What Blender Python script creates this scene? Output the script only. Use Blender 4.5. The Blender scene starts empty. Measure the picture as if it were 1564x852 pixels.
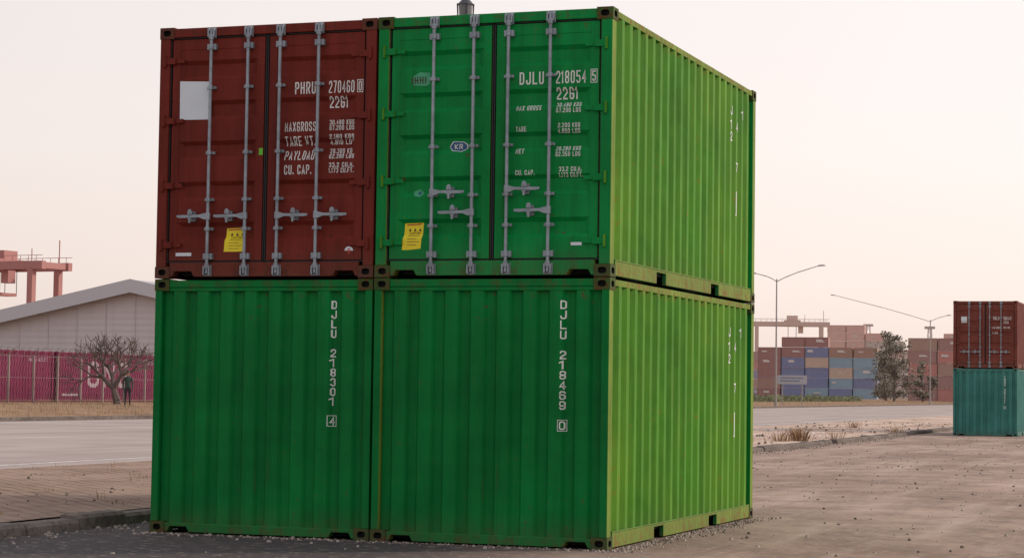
import bpy, bmesh, math, random
import numpy as np
from mathutils import Matrix, Vector
from mathutils import noise as mn
random.seed(7); np.random.seed(7)
S=bpy.context.scene
COL=S.collection
# ------------------------------------------------------------------ materials
def new_mat(name):
    m=bpy.data.materials.new(name); m.use_nodes=True
    nt=m.node_tree; b=nt.nodes['Principled BSDF']
    return m,nt,b
def N(nt,t,**k):
    n=nt.nodes.new(t)
    for a,v in k.items(): setattr(n,a,v)
    return n
def noise(nt,vec,scale,detail=5,rough=.55,dist=0):
    n=N(nt,'ShaderNodeTexNoise'); n.inputs['Scale'].default_value=scale; n.inputs['Detail'].default_value=min(detail,5)
    n.inputs['Roughness'].default_value=rough; n.inputs['Distortion'].default_value=dist
    if vec is not None: nt.links.new(vec,n.inputs['Vector'])
    return n.outputs['Fac']
def ramp(nt,fac,p0,p1,c0=(0,0,0,1),c1=(1,1,1,1)):
    if p0>p1: p0,p1,c0,c1=p1,p0,c1,c0
    r=N(nt,'ShaderNodeValToRGB'); r.color_ramp.elements[0].position=p0; r.color_ramp.elements[1].position=p1
    r.color_ramp.elements[0].color=c0; r.color_ramp.elements[1].color=c1
    nt.links.new(fac,r.inputs[0]); return r.outputs[0]
def mix(nt,f,a,b,mode='MIX'):
    n=N(nt,'ShaderNodeMix',data_type='RGBA',blend_type=mode)
    if isinstance(f,(int,float)): n.inputs[0].default_value=f
    else: nt.links.new(f,n.inputs[0])
    for i,v in ((6,a),(7,b)):
        if isinstance(v,(tuple,list)): n.inputs[i].default_value=(*v[:3],1)
        else: nt.links.new(v,n.inputs[i])
    return n.outputs[2]
def mth(nt,op,a,b=None):
    n=N(nt,'ShaderNodeMath',operation=op)
    for i,v in ((0,a),(1,b)):
        if v is None: continue
        if isinstance(v,(int,float)): n.inputs[i].default_value=v
        else: nt.links.new(v,n.inputs[i])
    return n.outputs[0]
def coords(nt,kind='Object',scale=(1,1,1)):
    t=N(nt,'ShaderNodeTexCoord'); m=N(nt,'ShaderNodeMapping'); m.inputs['Scale'].default_value=scale
    nt.links.new(t.outputs[kind],m.inputs['Vector']); return m.outputs[0]
def bump(nt,b,h,st,dist=.02):
    n=N(nt,'ShaderNodeBump'); n.inputs['Strength'].default_value=st; n.inputs['Distance'].default_value=dist
    nt.links.new(h,n.inputs['Height']); nt.links.new(n.outputs[0],b.inputs['Normal'])
def N_clamp(nt,x):
    n=N(nt,'ShaderNodeClamp'); nt.links.new(x,n.inputs[0]); return n.outputs[0]
def flat(name,c,rough=.7,metal=0,var=.25,scale=4):
    m,nt,b=new_mat(name); v=coords(nt)
    f=noise(nt,v,scale,4)
    col=mix(nt,f,tuple(x*(1-var) for x in c),tuple(min(1,x*(1+var)) for x in c))
    nt.links.new(col,b.inputs['Base Color']); b.inputs['Roughness'].default_value=rough; b.inputs['Metallic'].default_value=metal
    return m
def paint(name,c,rust=.5,dirt=.5,rough=.45,tone2=None,rustcol=(.11,.045,.02),splash=.8,edge=1.0,spec=.14):
    m,nt,b=new_mat(name)
    v=coords(nt); vs=coords(nt,scale=(9,9,.45))
    n1=noise(nt,v,1.1,5,.62)
    base=mix(nt,ramp(nt,n1,.3,.7),tuple(x*.72 for x in c),tuple(x*1.2 for x in c))
    if tone2: base=mix(nt,ramp(nt,noise(nt,v,.7,4),.4,.75),base,tone2)
    ns=noise(nt,vs,1.0,5,.68)
    st=ramp(nt,ns,.45,.72)
    base=mix(nt,mth(nt,'MULTIPLY',st,.5*dirt),base,tuple(x*.40+.003 for x in c))
    base=mix(nt,mth(nt,'MULTIPLY',ramp(nt,ns,.28,.42,(1,1,1,1),(0,0,0,1)),.35*dirt),base,tuple(x*1.05+.012 for x in c))
    n9=noise(nt,v,9,5,.78)
    sc=ramp(nt,noise(nt,coords(nt,scale=(1.5,1.5,34)),1.0,3,.6),.69,.73)
    base=mix(nt,mth(nt,'MULTIPLY',mth(nt,'MULTIPLY',sc,ramp(nt,n1,.50,.58)),.5*dirt),base,tuple(x*.6+.05 for x in c))
    r1=ramp(nt,n9,.67-.10*rust,.72-.10*rust)
    r2=ramp(nt,n1,.45,.65)
    rs=ramp(nt,noise(nt,coords(nt,scale=(14,14,.9)),1.3,4,.7),.65-.05*rust,.78-.05*rust)
    rf2=mth(nt,'MAXIMUM',mth(nt,'MULTIPLY',r1,r2),mth(nt,'MULTIPLY',rs,.6*rust))
    if splash:
        sp=N(nt,'ShaderNodeSeparateXYZ'); nt.links.new(v,sp.inputs[0])
        z=sp.outputs[2]
        eb=N_clamp(nt,mth(nt,'MULTIPLY',mth(nt,'SUBTRACT',.22,z),6)); et=N_clamp(nt,mth(nt,'MULTIPLY',mth(nt,'SUBTRACT',z,2.42),8))
        ed=mth(nt,'MULTIPLY',mth(nt,'MAXIMUM',eb,et),ramp(nt,n9,.48,.60))
        rf2=mth(nt,'MAXIMUM',rf2,mth(nt,'MULTIPLY',ed,min(1,.85*rust*edge)))
        g=mth(nt,'SUBTRACT',.34,z); g=mth(nt,'MULTIPLY',g,1.5*splash)
        g=N_clamp(nt,mth(nt,'MULTIPLY',g,ns))
        base=mix(nt,g,base,(.13,.105,.07))
    base=mix(nt,rf2,base,rustcol)
    nt.links.new(base,b.inputs['Base Color'])
    rr=mth(nt,'ADD',mth(nt,'MULTIPLY',ns,.3),rough-.10)
    rr=mth(nt,'ADD',rr,mth(nt,'MULTIPLY',rf2,.3)); nt.links.new(rr,b.inputs['Roughness'])
    h=mth(nt,'ADD',mth(nt,'MULTIPLY',noise(nt,v,1.8,2),1.6),mth(nt,'MULTIPLY',n9,.12))
    bump(nt,b,h,.5,.02)
    b.inputs['Specular IOR Level'].default_value=spec
    return m

M={}
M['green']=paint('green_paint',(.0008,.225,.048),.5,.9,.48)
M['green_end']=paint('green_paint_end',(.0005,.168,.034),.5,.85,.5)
M['green_side']=paint('green_paint_side',(.060,.225,.013),.75,1,.55,tone2=(.12,.285,.02),rustcol=(.25,.14,.025))  # yellower, mottled green for side walls and right-facing edges
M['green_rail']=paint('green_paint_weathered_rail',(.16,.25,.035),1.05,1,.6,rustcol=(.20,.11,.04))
M['green_cast']=paint('green_casting',(.045,.09,.022),1.8,1,.65)
M['red']=paint('red_oxide_paint',(.160,.022,.015),.6,1,.52,rustcol=(.06,.03,.02))
M['red_cast']=paint('red_casting',(.11,.035,.025),1.5,1,.6)
M['teal']=paint('teal_paint',(.05,.20,.175),.5,.8,.5)
M['brown']=paint('brown_paint',(.18,.05,.037),.5,.8,.5)
M['gasket']=flat('rubber_gasket',(.012,.013,.014),.7)
M['dark']=flat('dark_interior',(.006,.006,.006),.9)
M['galv']=flat('galvanised_steel',(.26,.30,.34),.5,.45,.55,9)
M['white']=paint('white_lettering',(.74,.76,.74),.3,.4,.6,splash=0)
M['yellow']=flat('yellow_sticker',(.80,.66,.015),.5)
M['stickink']=flat('sticker_ink',(.05,.03,.01),.6)
M['redink']=flat('sticker_red',(.45,.05,.02),.6)
M['label']=flat('pale_label',(.62,.68,.74),.5,0,.08)
M['scuff']=flat('scuffed_paint',(.05,.33,.17),.6,0,.5,20)
M['bluelab']=flat('blue_decal',(.01,.07,.17),.5)
M['limegreen']=flat('green_decal',(.12,.45,.02),.5)
M['pole']=flat('pole_steel',(.30,.27,.26),.5,.3)

# ------------------------------------------------------------------ mesh builder
class B:
    def __init__(s): s.v=[];s.f=[];s.m=[]
    def face(s,pts,mi=0):
        i=len(s.v); s.v+= [tuple(p) for p in pts]; s.f.append(list(range(i,i+len(pts)))); s.m.append(mi)
    def box(s,x0,x1,y0,y1,z0,z1,mi=0):
        i=len(s.v)
        s.v+=[(x0,y0,z0),(x1,y0,z0),(x1,y1,z0),(x0,y1,z0),(x0,y0,z1),(x1,y0,z1),(x1,y1,z1),(x0,y1,z1)]
        for q in ((0,3,2,1),(4,5,6,7),(0,1,5,4),(1,2,6,5),(2,3,7,6),(3,0,4,7)): s.f.append([i+k for k in q]); s.m.append(mi)
    def prism(s,pts,a0,a1,plane='xz',mi=0):
        n=len(pts)
        def P(p,a): return (p[0],a,p[1]) if plane=='xz' else ((a,p[0],p[1]) if plane=='yz' else (p[0],p[1],a))
        i=len(s.v); s.v+=[P(p,a0) for p in pts]+[P(p,a1) for p in pts]
        s.f.append([i+k for k in range(n)]); s.f.append([i+n+k for k in range(n)][::-1]); s.m+=[mi,mi]
        for k in range(n):
            j=(k+1)%n; s.f.append([i+k,i+n+k,i+n+j,i+j]); s.m.append(mi)
    def tube(s,a,b,r0,r1=None,n=10,mi=0,cap=True):
        r1=r0 if r1 is None else r1
        a=Vector(a);b=Vector(b);d=(b-a).normalized()
        u=d.orthogonal().normalized();w=d.cross(u)
        i=len(s.v)
        for c,r in ((a,r0),(b,r1)):
            for k in range(n):
                t=2*math.pi*k/n; s.v.append(tuple(c+u*math.cos(t)*r+w*math.sin(t)*r))
        for k in range(n):
            j=(k+1)%n; s.f.append([i+k,i+j,i+n+j,i+n+k]); s.m.append(mi)
        if cap:
            s.f.append([i+k for k in range(n)][::-1]); s.f.append([i+n+k for k in range(n)]); s.m+=[mi,mi]
    def plate(s,o,u,v,w,h,hw,hh,depth,mi=0,mh=1):
        o=Vector(o);u=Vector(u);v=Vector(v);n=u.cross(v); c=o+u*w/2+v*h/2
        a0=math.atan2(h,w); q=[0,a0/2,a0,(a0+math.pi/2)/2]
        ang=q+[math.pi/2]+[math.pi-x for x in q[:0:-1]]+[math.pi+x for x in q]+[1.5*math.pi]+[2*math.pi-x for x in q[:0:-1]]
        out=[];inn=[];bk=[]
        for t in ang:
            cx,sy=math.cos(t),math.sin(t); k=1/max(abs(cx)/(w/2),abs(sy)/(h/2))
            out.append(c+u*cx*k+v*sy*k)
            e=3.2; kk=(abs(cx/(hw/2))**e+abs(sy/(hh/2))**e)**(-1/e)
            inn.append(c+u*cx*kk+v*sy*kk); bk.append(inn[-1]-n*depth)
        i=len(s.v); L=len(ang); s.v+=[tuple(p) for p in out+inn+bk]
        for k in range(L):
            j=(k+1)%L
            s.f.append([i+k,i+j,i+L+j,i+L+k]); s.m.append(mi)
            s.f.append([i+L+k,i+L+j,i+2*L+j,i+2*L+k]); s.m.append(mh)
        s.f.append([i+2*L+k for k in range(L)]); s.m.append(mh)
    def obj(s,name,mats,parent=None,loc=None,rot=None,smooth=False,sidemat=None,bevel=0):
        me=bpy.data.meshes.new(name); me.from_pydata(s.v,[],s.f); me.update()
        for m in mats: me.materials.append(m)
        for p,mi in zip(me.polygons,s.m):
            p.material_index=mi
            if smooth: p.use_smooth=True
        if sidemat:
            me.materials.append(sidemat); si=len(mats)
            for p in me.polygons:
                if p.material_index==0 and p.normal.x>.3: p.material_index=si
        o=bpy.data.objects.new(name,me); COL.objects.link(o)
        if parent: o.parent=parent
        if loc: o.location=loc
        if rot: o.rotation_euler=rot
        if bevel:
            md=o.modifiers.new('bevel','BEVEL'); md.width=bevel; md.segments=2; md.limit_method='ANGLE'; md.angle_limit=math.radians(50)
        return o
def empty(name,loc=(0,0,0),rot=(0,0,0)):
    e=bpy.data.objects.new(name,None); COL.objects.link(e); e.location=loc; e.rotation_euler=rot; e.empty_display_size=.3; return e

# ------------------------------------------------------------------ stencil lettering
OC=[(0,.15),(0,.85),(.25,1),(.75,1),(1,.85),(1,.15),(.75,0),(.25,0)]
G={'O':[(OC,1)],'0':[(OC,1)],'D':[([(0,0),(0,1),(.7,1),(1,.85),(1,.15),(.7,0)],1)],
'J':[([(0,.28),(0,.13),(.25,0),(.75,0),(1,.13),(1,1)],0)],'L':[([(0,1),(0,0),(1,0)],0)],'U':[([(0,1),(0,.13),(.25,0),(.75,0),(1,.13),(1,1)],0)],
'P':[([(0,0),(0,1),(.75,1),(1,.88),(1,.6),(.75,.47),(.1,.47)],0)],'H':[([(0,0),(0,1)],0),([(1,0),(1,1)],0),([(.1,.5),(.9,.5)],0)],
'R':[([(0,0),(0,1),(.75,1),(1,.88),(1,.6),(.75,.47),(.1,.47)],0),([(.5,.44),(1,0)],0)],'M':[([(0,0),(0,1),(.5,.35),(1,1),(1,0)],0)],
'A':[([(0,0),(.5,1),(1,0)],0),([(.22,.28),(.78,.28)],0)],'X':[([(0,0),(1,1)],0),([(0,1),(1,0)],0)],
'G':[([(1,.78),(1,.87),(.75,1),(.25,1),(0,.87),(0,.13),(.25,0),(.75,0),(1,.13),(1,.48),(.55,.48)],0)],
'S':[([(1,.78),(1,.87),(.75,1),(.25,1),(0,.87),(0,.66),(.2,.55),(.8,.45),(1,.34),(1,.13),(.75,0),(.25,0),(0,.13),(0,.22)],0)],
'T':[([(0,1),(1,1)],0),([(.5,0),(.5,.93)],0)],'E':[([(1,0),(0,0),(0,1),(1,1)],0),([(.1,.5),(.85,.5)],0)],'W':[([(0,1),(.22,0),(.5,.7),(.78,0),(1,1)],0)],
'Y':[([(0,1),(.5,.5),(1,1)],0),([(.5,0),(.5,.45)],0)],'C':[([(1,.75),(1,.87),(.75,1),(.25,1),(0,.87),(0,.13),(.25,0),(.75,0),(1,.13),(1,.25)],0)],
'N':[([(0,0),(0,1),(1,0),(1,1)],0)],'K':[([(0,0),(0,1)],0),([(1,1),(.12,.5),(1,0)],0)],'B':[([(0,0),(0,1),(.75,1),(1,.88),(1,.63),(.8,.52),(1,.4),(1,.13),(.75,0)],1)],
'I':[([(.5,0),(.5,1)],0)],'F':[([(0,0),(0,1),(1,1)],0),([(.1,.5),(.8,.5)],0)],'V':[([(0,1),(.5,0),(1,1)],0)],'.':[([(.3,0),(.3,.1)],0)],
'1':[([(.15,.82),(.5,1),(.5,0)],0)],'2':[([(0,.78),(0,.87),(.25,1),(.75,1),(1,.87),(1,.62),(0,.14),(0,0),(1,0)],0)],
'3':[([(0,.82),(.25,1),(.75,1),(1,.87),(1,.63),(.75,.52),(1,.4),(1,.13),(.75,0),(.25,0),(0,.16)],0)],'4':[([(.75,0),(.75,1),(0,.3),(1,.3)],0)],
'5':[([(1,1),(0,1),(0,.55),(.75,.58),(1,.45),(1,.13),(.75,0),(.25,0),(0,.15)],0)],'6':[([(1,.84),(.75,1),(.25,1),(0,.87),(0,.13),(.25,0),(.75,0),(1,.13),(1,.44),(.75,.56),(.1,.56)],0)],
'7':[([(0,1),(1,1),(.4,0)],0)],'8':[([(.2,.53),(0,.65),(0,.88),(.25,1),(.75,1),(1,.88),(1,.65),(.8,.53)],1),([(.2,.47),(0,.36),(0,.12),(.25,0),(.75,0),(1,.12),(1,.36),(.8,.47)],1)]}
G['9']=[([(1-x,1-y) for x,y in G['6'][0][0]],0)]
def ribbon(pts,t,closed):
    P=[Vector(p) for p in pts]; n=len(P); out=[]
    for i in range(n):
        a=P[i-1] if (i>0 or closed) else None; c=P[(i+1)%n] if (i<n-1 or closed) else None
        ds=[]
        if a is not None: ds.append((P[i]-a).normalized())
        if c is not None: ds.append((c-P[i]).normalized())
        ns=[Vector((-d.y,d.x)) for d in ds]
        if len(ns)==2:
            m=ns[0]+ns[1]
            if m.length<.2: m=ns[0]; k=1
            else:
                m.normalize(); k=min(1.9,1/max(.3,m.dot(ns[0])))
            e=Vector((0,0))
        else:
            m=ns[0]; k=1; e=ds[0]*(t*.5)*(-1 if i==0 else 1)
        out.append((P[i]+e+m*(t/2*k),P[i]+e-m*(t/2*k)))
    q=[]
    for i in range(n if closed else n-1):
        j=(i+1)%n; q.append([out[i][1],out[j][1],out[j][0],out[i][0]])
    return q
def letter_quads(s,x0,x1,z0,z1):
    wd=lambda c: .25 if c=='.' else (.45 if c in 'I1' else (.5 if c==' ' else 1))
    gap=.36; tot=sum(wd(c) for c in s)+gap*(len(s)-1)
    u=(x1-x0)/tot; h=z1-z0; t=min(h*.16,u*.30); x=x0; res=[]
    for c in s:
        w=wd(c)*u
        for li,(pl,cl) in enumerate(G.get(c,[])):
            xa,xb=x+t/2,x+w-t/2
            if c in 'I1': pts=[(x+w/2+(p[0]-.5)*u*.7,z0+t/2+p[1]*(h-t)) for p in pl]
            else: pts=[(xa+p[0]*(xb-xa),z0+t/2+p[1]*(h-t)) for p in pl]
            for q in ribbon(pts,t,cl): res.append((li,q))
        x+=w+gap*u
    return res
def draped(items,name,parent,mats):
    big=bmesh.new()
    for kind,data,a0,a1,z0,z1,surf,mi in items:
        groups={}
        if kind=='text':
            for li,q in letter_quads(data,a0,a1,z0,z1): groups.setdefault(li,[]).append([(p.x,p.y) for p in q])
        elif kind=='quad': groups[0]=[data if data else [(a0,z0),(a1,z0),(a1,z1),(a0,z1)]]
        elif kind=='ring':
            t=data; groups[0]=[[(q[0],q[2]),(q[1],q[2]),(q[1],q[3]),(q[0],q[3])] for q in ((a0,a1,z0,z0+t),(a0,a1,z1-t,z1),(a0,a0+t,z0+t,z1-t),(a1-t,a1,z0+t,z1-t))]
        axis,breaks,fn,orient,off=surf
        for li,qs in groups.items():
            bm=bmesh.new()
            for q in qs: bm.faces.new([bm.verts.new((p[0],0,p[1])) for p in q])
            for bk in breaks:
                co=(0,0,bk) if axis=='z' else (bk,0,0); no=(0,0,1) if axis=='z' else (1,0,0)
                bmesh.ops.bisect_plane(bm,geom=bm.verts[:]+bm.edges[:]+bm.faces[:],plane_co=co,plane_no=no,dist=1e-6)
            for v in bm.verts:
                s=v.co.z if axis=='z' else v.co.x
                d=fn(s)-off-.0004*li
                if orient=='front': v.co=Vector((v.co.x,d,v.co.z))
                else: v.co=Vector((orient-d,v.co.x,v.co.z))
            for f in bm.faces: f.material_index=mi
            me=bpy.data.meshes.new('q'); bm.to_mesh(me); bm.free(); big.from_mesh(me); bpy.data.meshes.remove(me)
    me=bpy.data.meshes.new(name); big.to_mesh(me); big.free()
    for m in mats: me.materials.append(m)
    o=bpy.data.objects.new(name,me); COL.objects.link(o); o.parent=parent; return o
def interp(bps):
    xs=[b[0] for b in bps]; ys=[b[1] for b in bps]
    return lambda s: float(np.interp(s,xs,ys))

# ------------------------------------------------------------------ shipping container
CW,CH=2.438,2.591
def corr(a0,a1,pitch,outer,slope,y_out,depth):
    n=max(1,int((a1-a0)/pitch)); rem=(a1-a0)-n*pitch; inner=pitch-outer-2*slope
    pts=[(a0,y_out+depth)]; s=a0+rem/2+inner/2
    for i in range(n):
        pts+=[(s,y_out+depth),(s+slope,y_out),(s+slope+outer,y_out),(s+2*slope+outer,y_out+depth)]; s+=pitch
    pts.append((a1,y_out+depth)); return pts
END=corr(.085,CW-.085,.27,.125,.030,.018,.042)
def SIDE(L): return corr(.12,L-.12,.278,.085,.055,.010,.040)
DZ0,DZ1=.27,2.355
def doorprof():
    pts=[(DZ0,.032)]; n=5; P=(DZ1-DZ0)/n; sl=.042; tr=.11; o=P-2*sl-tr
    z=DZ0
    for i in range(n):
        pts+=[(z+o/2,.032),(z+o/2+sl,.064),(z+o/2+sl+tr,.064),(z+o/2+2*sl+tr,.032)]; z+=P
    pts.append((DZ1,.032)); return pts
DOOR=doorprof()
def container(name,loc,L=6.058,Hc=CH,paintm='green',endm=None,sidem=None,castm=None,end='door',handles=(),items=(),rot=0,lod=0,railm=None):
    E=empty(name,loc,(0,0,rot)); pm=M[paintm]; em=M[endm or paintm]; sm=M[sidem or paintm]; cm=M[castm or paintm]; rm=M[railm or sidem or paintm]
    b=B()
    for cx in (0,1):
        for cy in (0,1):
            for cz in (0,1):
                x0=-.002 if cx==0 else CW-.162; x1=x0+.164; y0=-.004 if cy==0 else L-.178; y1=y0+.182; z0=0 if cz==0 else Hc-.118; z1=z0+.118
                if cy==0: b.plate((x0,y0,z0),(1,0,0),(0,0,1),x1-x0,z1-z0,.085,.062,.05)
                else: b.plate((x1,y1,z0),(-1,0,0),(0,0,1),x1-x0,z1-z0,.085,.062,.05)
                if cx==1: b.plate((x1,y0,z0),(0,1,0),(0,0,1),y1-y0,z1-z0,.095,.062,.05)
                else: b.plate((x0,y1,z0),(0,-1,0),(0,0,1),y1-y0,z1-z0,.095,.062,.05)
                b.face([(x0,y0,z1),(x1,y0,z1),(x1,y1,z1),(x0,y1,z1)]); b.face([(x0,y0,z0),(x0,y1,z0),(x1,y1,z0),(x1,y0,z0)])
                xi=x1 if cx==0 else x0; b.face([(xi,y0,z0),(xi,y1,z0),(xi,y1,z1),(xi,y0,z1)])
                yi=y1 if cy==0 else y0; b.face([(x0,yi,z0),(x1,yi,z0),(x1,yi,z1),(x0,yi,z1)])
    b.obj('corner_castings',[cm,M['dark']],E)
    b=B()
    pw=.115 if end=='door' else .08
    for x0,x1 in ((.003,pw),(CW-pw,CW-.003)): b.box(x0,x1,0,.13,.118,Hc-.118)
    for x0,x1 in ((.003,.09),(CW-.09,CW-.003)): b.box(x0,x1,L-.13,L,.118,Hc-.118)
    def notch(z0,z1,y0,y1):
        x0,x1=.162,CW-.162
        pts=[(x0,z0+.0),(x0+.03,z0),(x0+.06,z0+.055),(x0+.25,z0+.055),(x0+.28,z0),(x1-.28,z0),(x1-.25,z0+.055),(x1-.06,z0+.055),(x1-.03,z0),(x1,z0),(x1,z1),(x0,z1)]
        b.prism(pts,y0,y1)
    if end=='door': notch(.014,.158,.002,.12); b.box(.162,CW-.162,.002,.12,Hc-.105,Hc-.012)
    else:
        notch(.014,.105,.004,.12); b.box(.162,CW-.162,.006,.07,Hc-.085,Hc-.012); b.box(.08,CW-.08,.012,.065,Hc-.125,Hc-.087)
    b.box(.162,CW-.162,L-.1,L-.004,.014,.14); b.box(.162,CW-.162,L-.1,L-.004,Hc-.1,Hc-.012)
    for sx in (0,1):
        x0,x1=((.004,.05) if sx==0 else (CW-.05,CW-.004))
        pk=[(1.66,2.02),(3.92,4.28)] if L<7 else [(L/2-1.2,L/2-.84),(L/2+.84,L/2+1.2)]
        ys=[.178]+[q for p in pk for q in p]+[L-.178]
        for k in range(0,len(ys),2): b.box(x0,x1,ys[k],ys[k+1],.014,.155)
        for p in pk: b.box(x0,x1,p[0],p[1],.131,.155)
        b.box(x0+.004 if sx==0 else x0,x1 if sx==0 else x1-.004,.178,L-.178,Hc-.075,Hc-.012)
        b.box(x0-.0 if sx==0 else x1-.02,x0+.02 if sx==0 else x1+.002,.178,L-.178,.155,.17)
    b.obj('frame',[pm],E,sidemat=rm,bevel=.006 if lod==0 else 0)
    b=B(); b.box(.06,CW-.06,.10,L-.1,.10,.13,0); b.box(.25,CW-.25,.13,L-.12,.03,.10,0)
    b.obj('underfloor',[M['dark']],E)
    b=B()
    prof=SIDE(L)
    for sx in (0,1):
        for (s0,d0),(s1,d1) in zip(prof[:-1],prof[1:]):
            xa=CW-d0 if sx else d0; xb=CW-d1 if sx else d1
            q=[(xa,s0,.155),(xb,s1,.155),(xb,s1,Hc-.07),(xa,s0,Hc-.07)]
            b.face(q if sx else q[::-1])
    b.obj('side_walls',[sm],E)
    b=B(); b.box(.05,CW-.05,.07,L-.07,Hc-.05,Hc-.03)
    b.box(.09,CW-.09,L-.05,L-.04,.12,Hc-.09)
    b.obj('roof_and_rear',[pm],E)
    if end=='corr':
        b=B()
        for (s0,d0),(s1,d1) in zip(END[:-1],END[1:]):
            b.face([(s0,d0,.105),(s1,d1,.105),(s1,d1,Hc-.09),(s0,d0,Hc-.09)])
        b.obj('end_wall',[em],E)
    else:
        b=B(); b.box(.116,CW-.116,.075,.095,.158,Hc-.106,0)
        for x in (.116,CW-.116-.012,1.205,1.225): b.box(x,x+.012,.024,.075,.16,Hc-.107,0)
        b.box(.13,CW-.13,.024,.075,.16,.172); b.box(.13,CW-.13,.024,.075,Hc-.12,Hc-.108)
        b.obj('door_gasket',[M['gasket']],E)
        b=B(); z0,z1=.178,Hc-.126
        for x0,x1 in ((.140,1.192),(1.246,CW-.140)):
            b.box(x0,x0+.085,.026,.073,z0,z1); b.box(x1-.085,x1,.026,.073,z0,z1)
            b.box(x0+.085,x1-.085,.0275,.073,z0,DZ0); b.box(x0+.085,x1-.085,.0275,.073,DZ1,z1)
            xa,xb=x0+.085,x1-.085
            for (s0,d0),(s1,d1) in zip(DOOR[:-1],DOOR[1:]):
                b.face([(xa,d0,s0),(xb,d0,s0),(xb,d1,s1),(xa,d1,s1)])
            dv=[p for p in DOOR[1:-1]]
            for k in range(0,len(dv),4):
                a0_,a1_,a2_,a3_=dv[k:k+4]
                for xe,sg in ((xa,1),(xb,-1)):
                    b.face([(xe,.0318,a0_[0]),(xe,.0318,a3_[0]),(xe+sg*.05,.0635,a2_[0]),(xe+sg*.05,.0635,a1_[0])])
        b.obj('door_leaves',[pm],E,sidemat=sm,bevel=.003 if lod==0 else 0)
        b=B()
        for x0,sg in ((.02,1),(CW-.02,-1)):
            for z in (.34,.95,1.62,2.24):
                a,c=sorted((x0+sg*.05,x0+sg*.165)); b.box(a,c,-.012,.026,z-.032,z+.032)
                a,c=sorted((x0+sg*.16,x0+sg*.26)); b.box(a,c,.008,.0265,z-.022,z+.022)
                b.tube((x0+sg*.045,-.012,z-.06),(x0+sg*.045,-.012,z+.06),.017,n=8)
        b.obj('hinges',[pm],E,sidemat=sm,bevel=.004 if lod==0 else 0)
        b=B()
        for x in (.605,1.025,1.385,1.815):
            b.tube((x,-.026,.045),(x,-.026,Hc-.045),.0165,n=12)
            for z,up in ((.075,1),(Hc-.075,-1)):
                b.box(x-.040,x-.022,-.042,.002,z-.045,z+.045); b.box(x+.022,x+.040,-.042,.002,z-.045,z+.045)
                b.box(x-.045,x+.045,-.008,.0025,z-.055,z+.055)
                b.tube((x,-.026,z+up*.02),(x,-.026,z+up*.07),.026,n=10)
                b.tube((x,-.026,z+up*.12),(x,-.026,z+up*.17),.024,n=10); b.box(x-.05,x+.05,-.02,.026,z+up*.145-.03,z+up*.145+.03)
            for z in (.50,.80,1.28,1.95):
                b.box(x-.05,x+.05,-.006,.026,z-.014,z+.014); b.tube((x,-.026,z-.02),(x,-.026,z+.02),.026,n=10)
                b.tube((x-.038,-.012,z),(x-.038,.0,z),.009,n=6); b.tube((x+.038,-.012,z),(x+.038,.0,z),.009,n=6)
        for x,sg,z in handles:
            pts=[(x,z-.03),(x+sg*.03,z-.035),(x+sg*.09,z-.012),(x+sg*.30,z-.018),(x+sg*.345,z-.010),(x+sg*.345,z+.012),(x+sg*.30,z+.014),(x+sg*.09,z+.016),(x+sg*.03,z+.03),(x,z+.03)]
            b.prism(pts,-.050,-.036)
            b.tube((x,-.026,z-.035),(x,-.026,z+.035),.027,n=10)
            hx=x+sg*.19
            b.box(hx-.035,hx+.035,-.008,.03,z-.05,z+.05); b.box(hx-.022,hx+.022,-.066,-.008,z-.03,z-.019); b.tube((hx,-.066,z+.045),(hx,.0,z+.045),.013,n=8)
            b.prism([(hx-.028,z+.02),(hx+.028,z+.02),(hx+.02,z+.062),(hx,z+.075),(hx-.02,z+.062)],-.062,-.052)
            b.tube((hx,-.060,z-.07),(hx,-.060,z-.02),.012,n=8)
        b.obj('lock_rods',[M['galv']],E,bevel=.002 if lod==0 else 0)
    if items: draped(items,'markings',E,[M['white'],M['yellow'],M['stickink'],M['label'],M['bluelab'],M['limegreen'],M['redink'],M['scuff']])
    return E
dfn=interp(DOOR); dbr=[p[0] for p in DOOR]
SD=('z',dbr,dfn,'front',.003); SD2=('z',dbr,dfn,'front',.0055)
SF=('z',[],lambda s:.026,'front',.003); SP=('z',[],lambda s:.032,'front',.003)
efn=interp(END); ebr=[p[0] for p in END]
SE=('x',ebr,efn,'front',.003)
def T(s,x0,x1,z1,h,surf=SD,m=0): return ('text',s,x0,x1,z1-h,z1,surf,m)
def Q(x0,x1,z0,z1,m,surf=SD,pts=None): return ('quad',pts,x0,x1,z0,z1,surf,m)
def vertical(chars,xc,ztop,pitch=.0965,w=.052,h=.082,surf=SE,boxlast=True):
    out=[];z=ztop
    for c in chars:
        if c!=' ': out.append(T(c,xc-w/2,xc+w/2,z,h,surf))
        z-=pitch
    if boxlast: out.append(('ring',.006,xc-w/2-.018,xc+w/2+.018,z+pitch-h-.014,z+pitch+.014,surf,0))
    return out
def sticker(x0,x1,z0,z1,t=.02):
    it=[Q(0,0,0,0,1,SD,[(x0,z0),(x1-.0,z0+t),(x1+t,z1),(x0+t,z1-t*.3)])]
    w=x1-x0;h=z1-z0
    it.append(Q(0,0,0,0,6,SD2,[(x0+w*.10+t,z1-h*.10),(x1-w*.02,z1-h*.07),(x1-w*.02,z1-h*.03),(x0+w*.1+t,z1-h*.06)]))
    for k in range(3):
        zz=z1-h*.2; xx=x0+w*(.2+.27*k)+t
        it.append(Q(0,0,0,0,2,SD2,[(xx,zz-h*.1),(xx+w*.14,zz-h*.1),(xx+w*.07,zz+h*.01)]))
    it+= [T('CAUTION',x0+w*.25+t,x1-w*.08,z1-h*.33,.022,SD2,2)]
    for k in range(4): it.append(Q(x0+w*.17+t,x1-w*(.1+.13*(k%2)),z1-h*(.47+.11*k),z1-h*(.455+.11*k),2,SD2))
    return it
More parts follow.
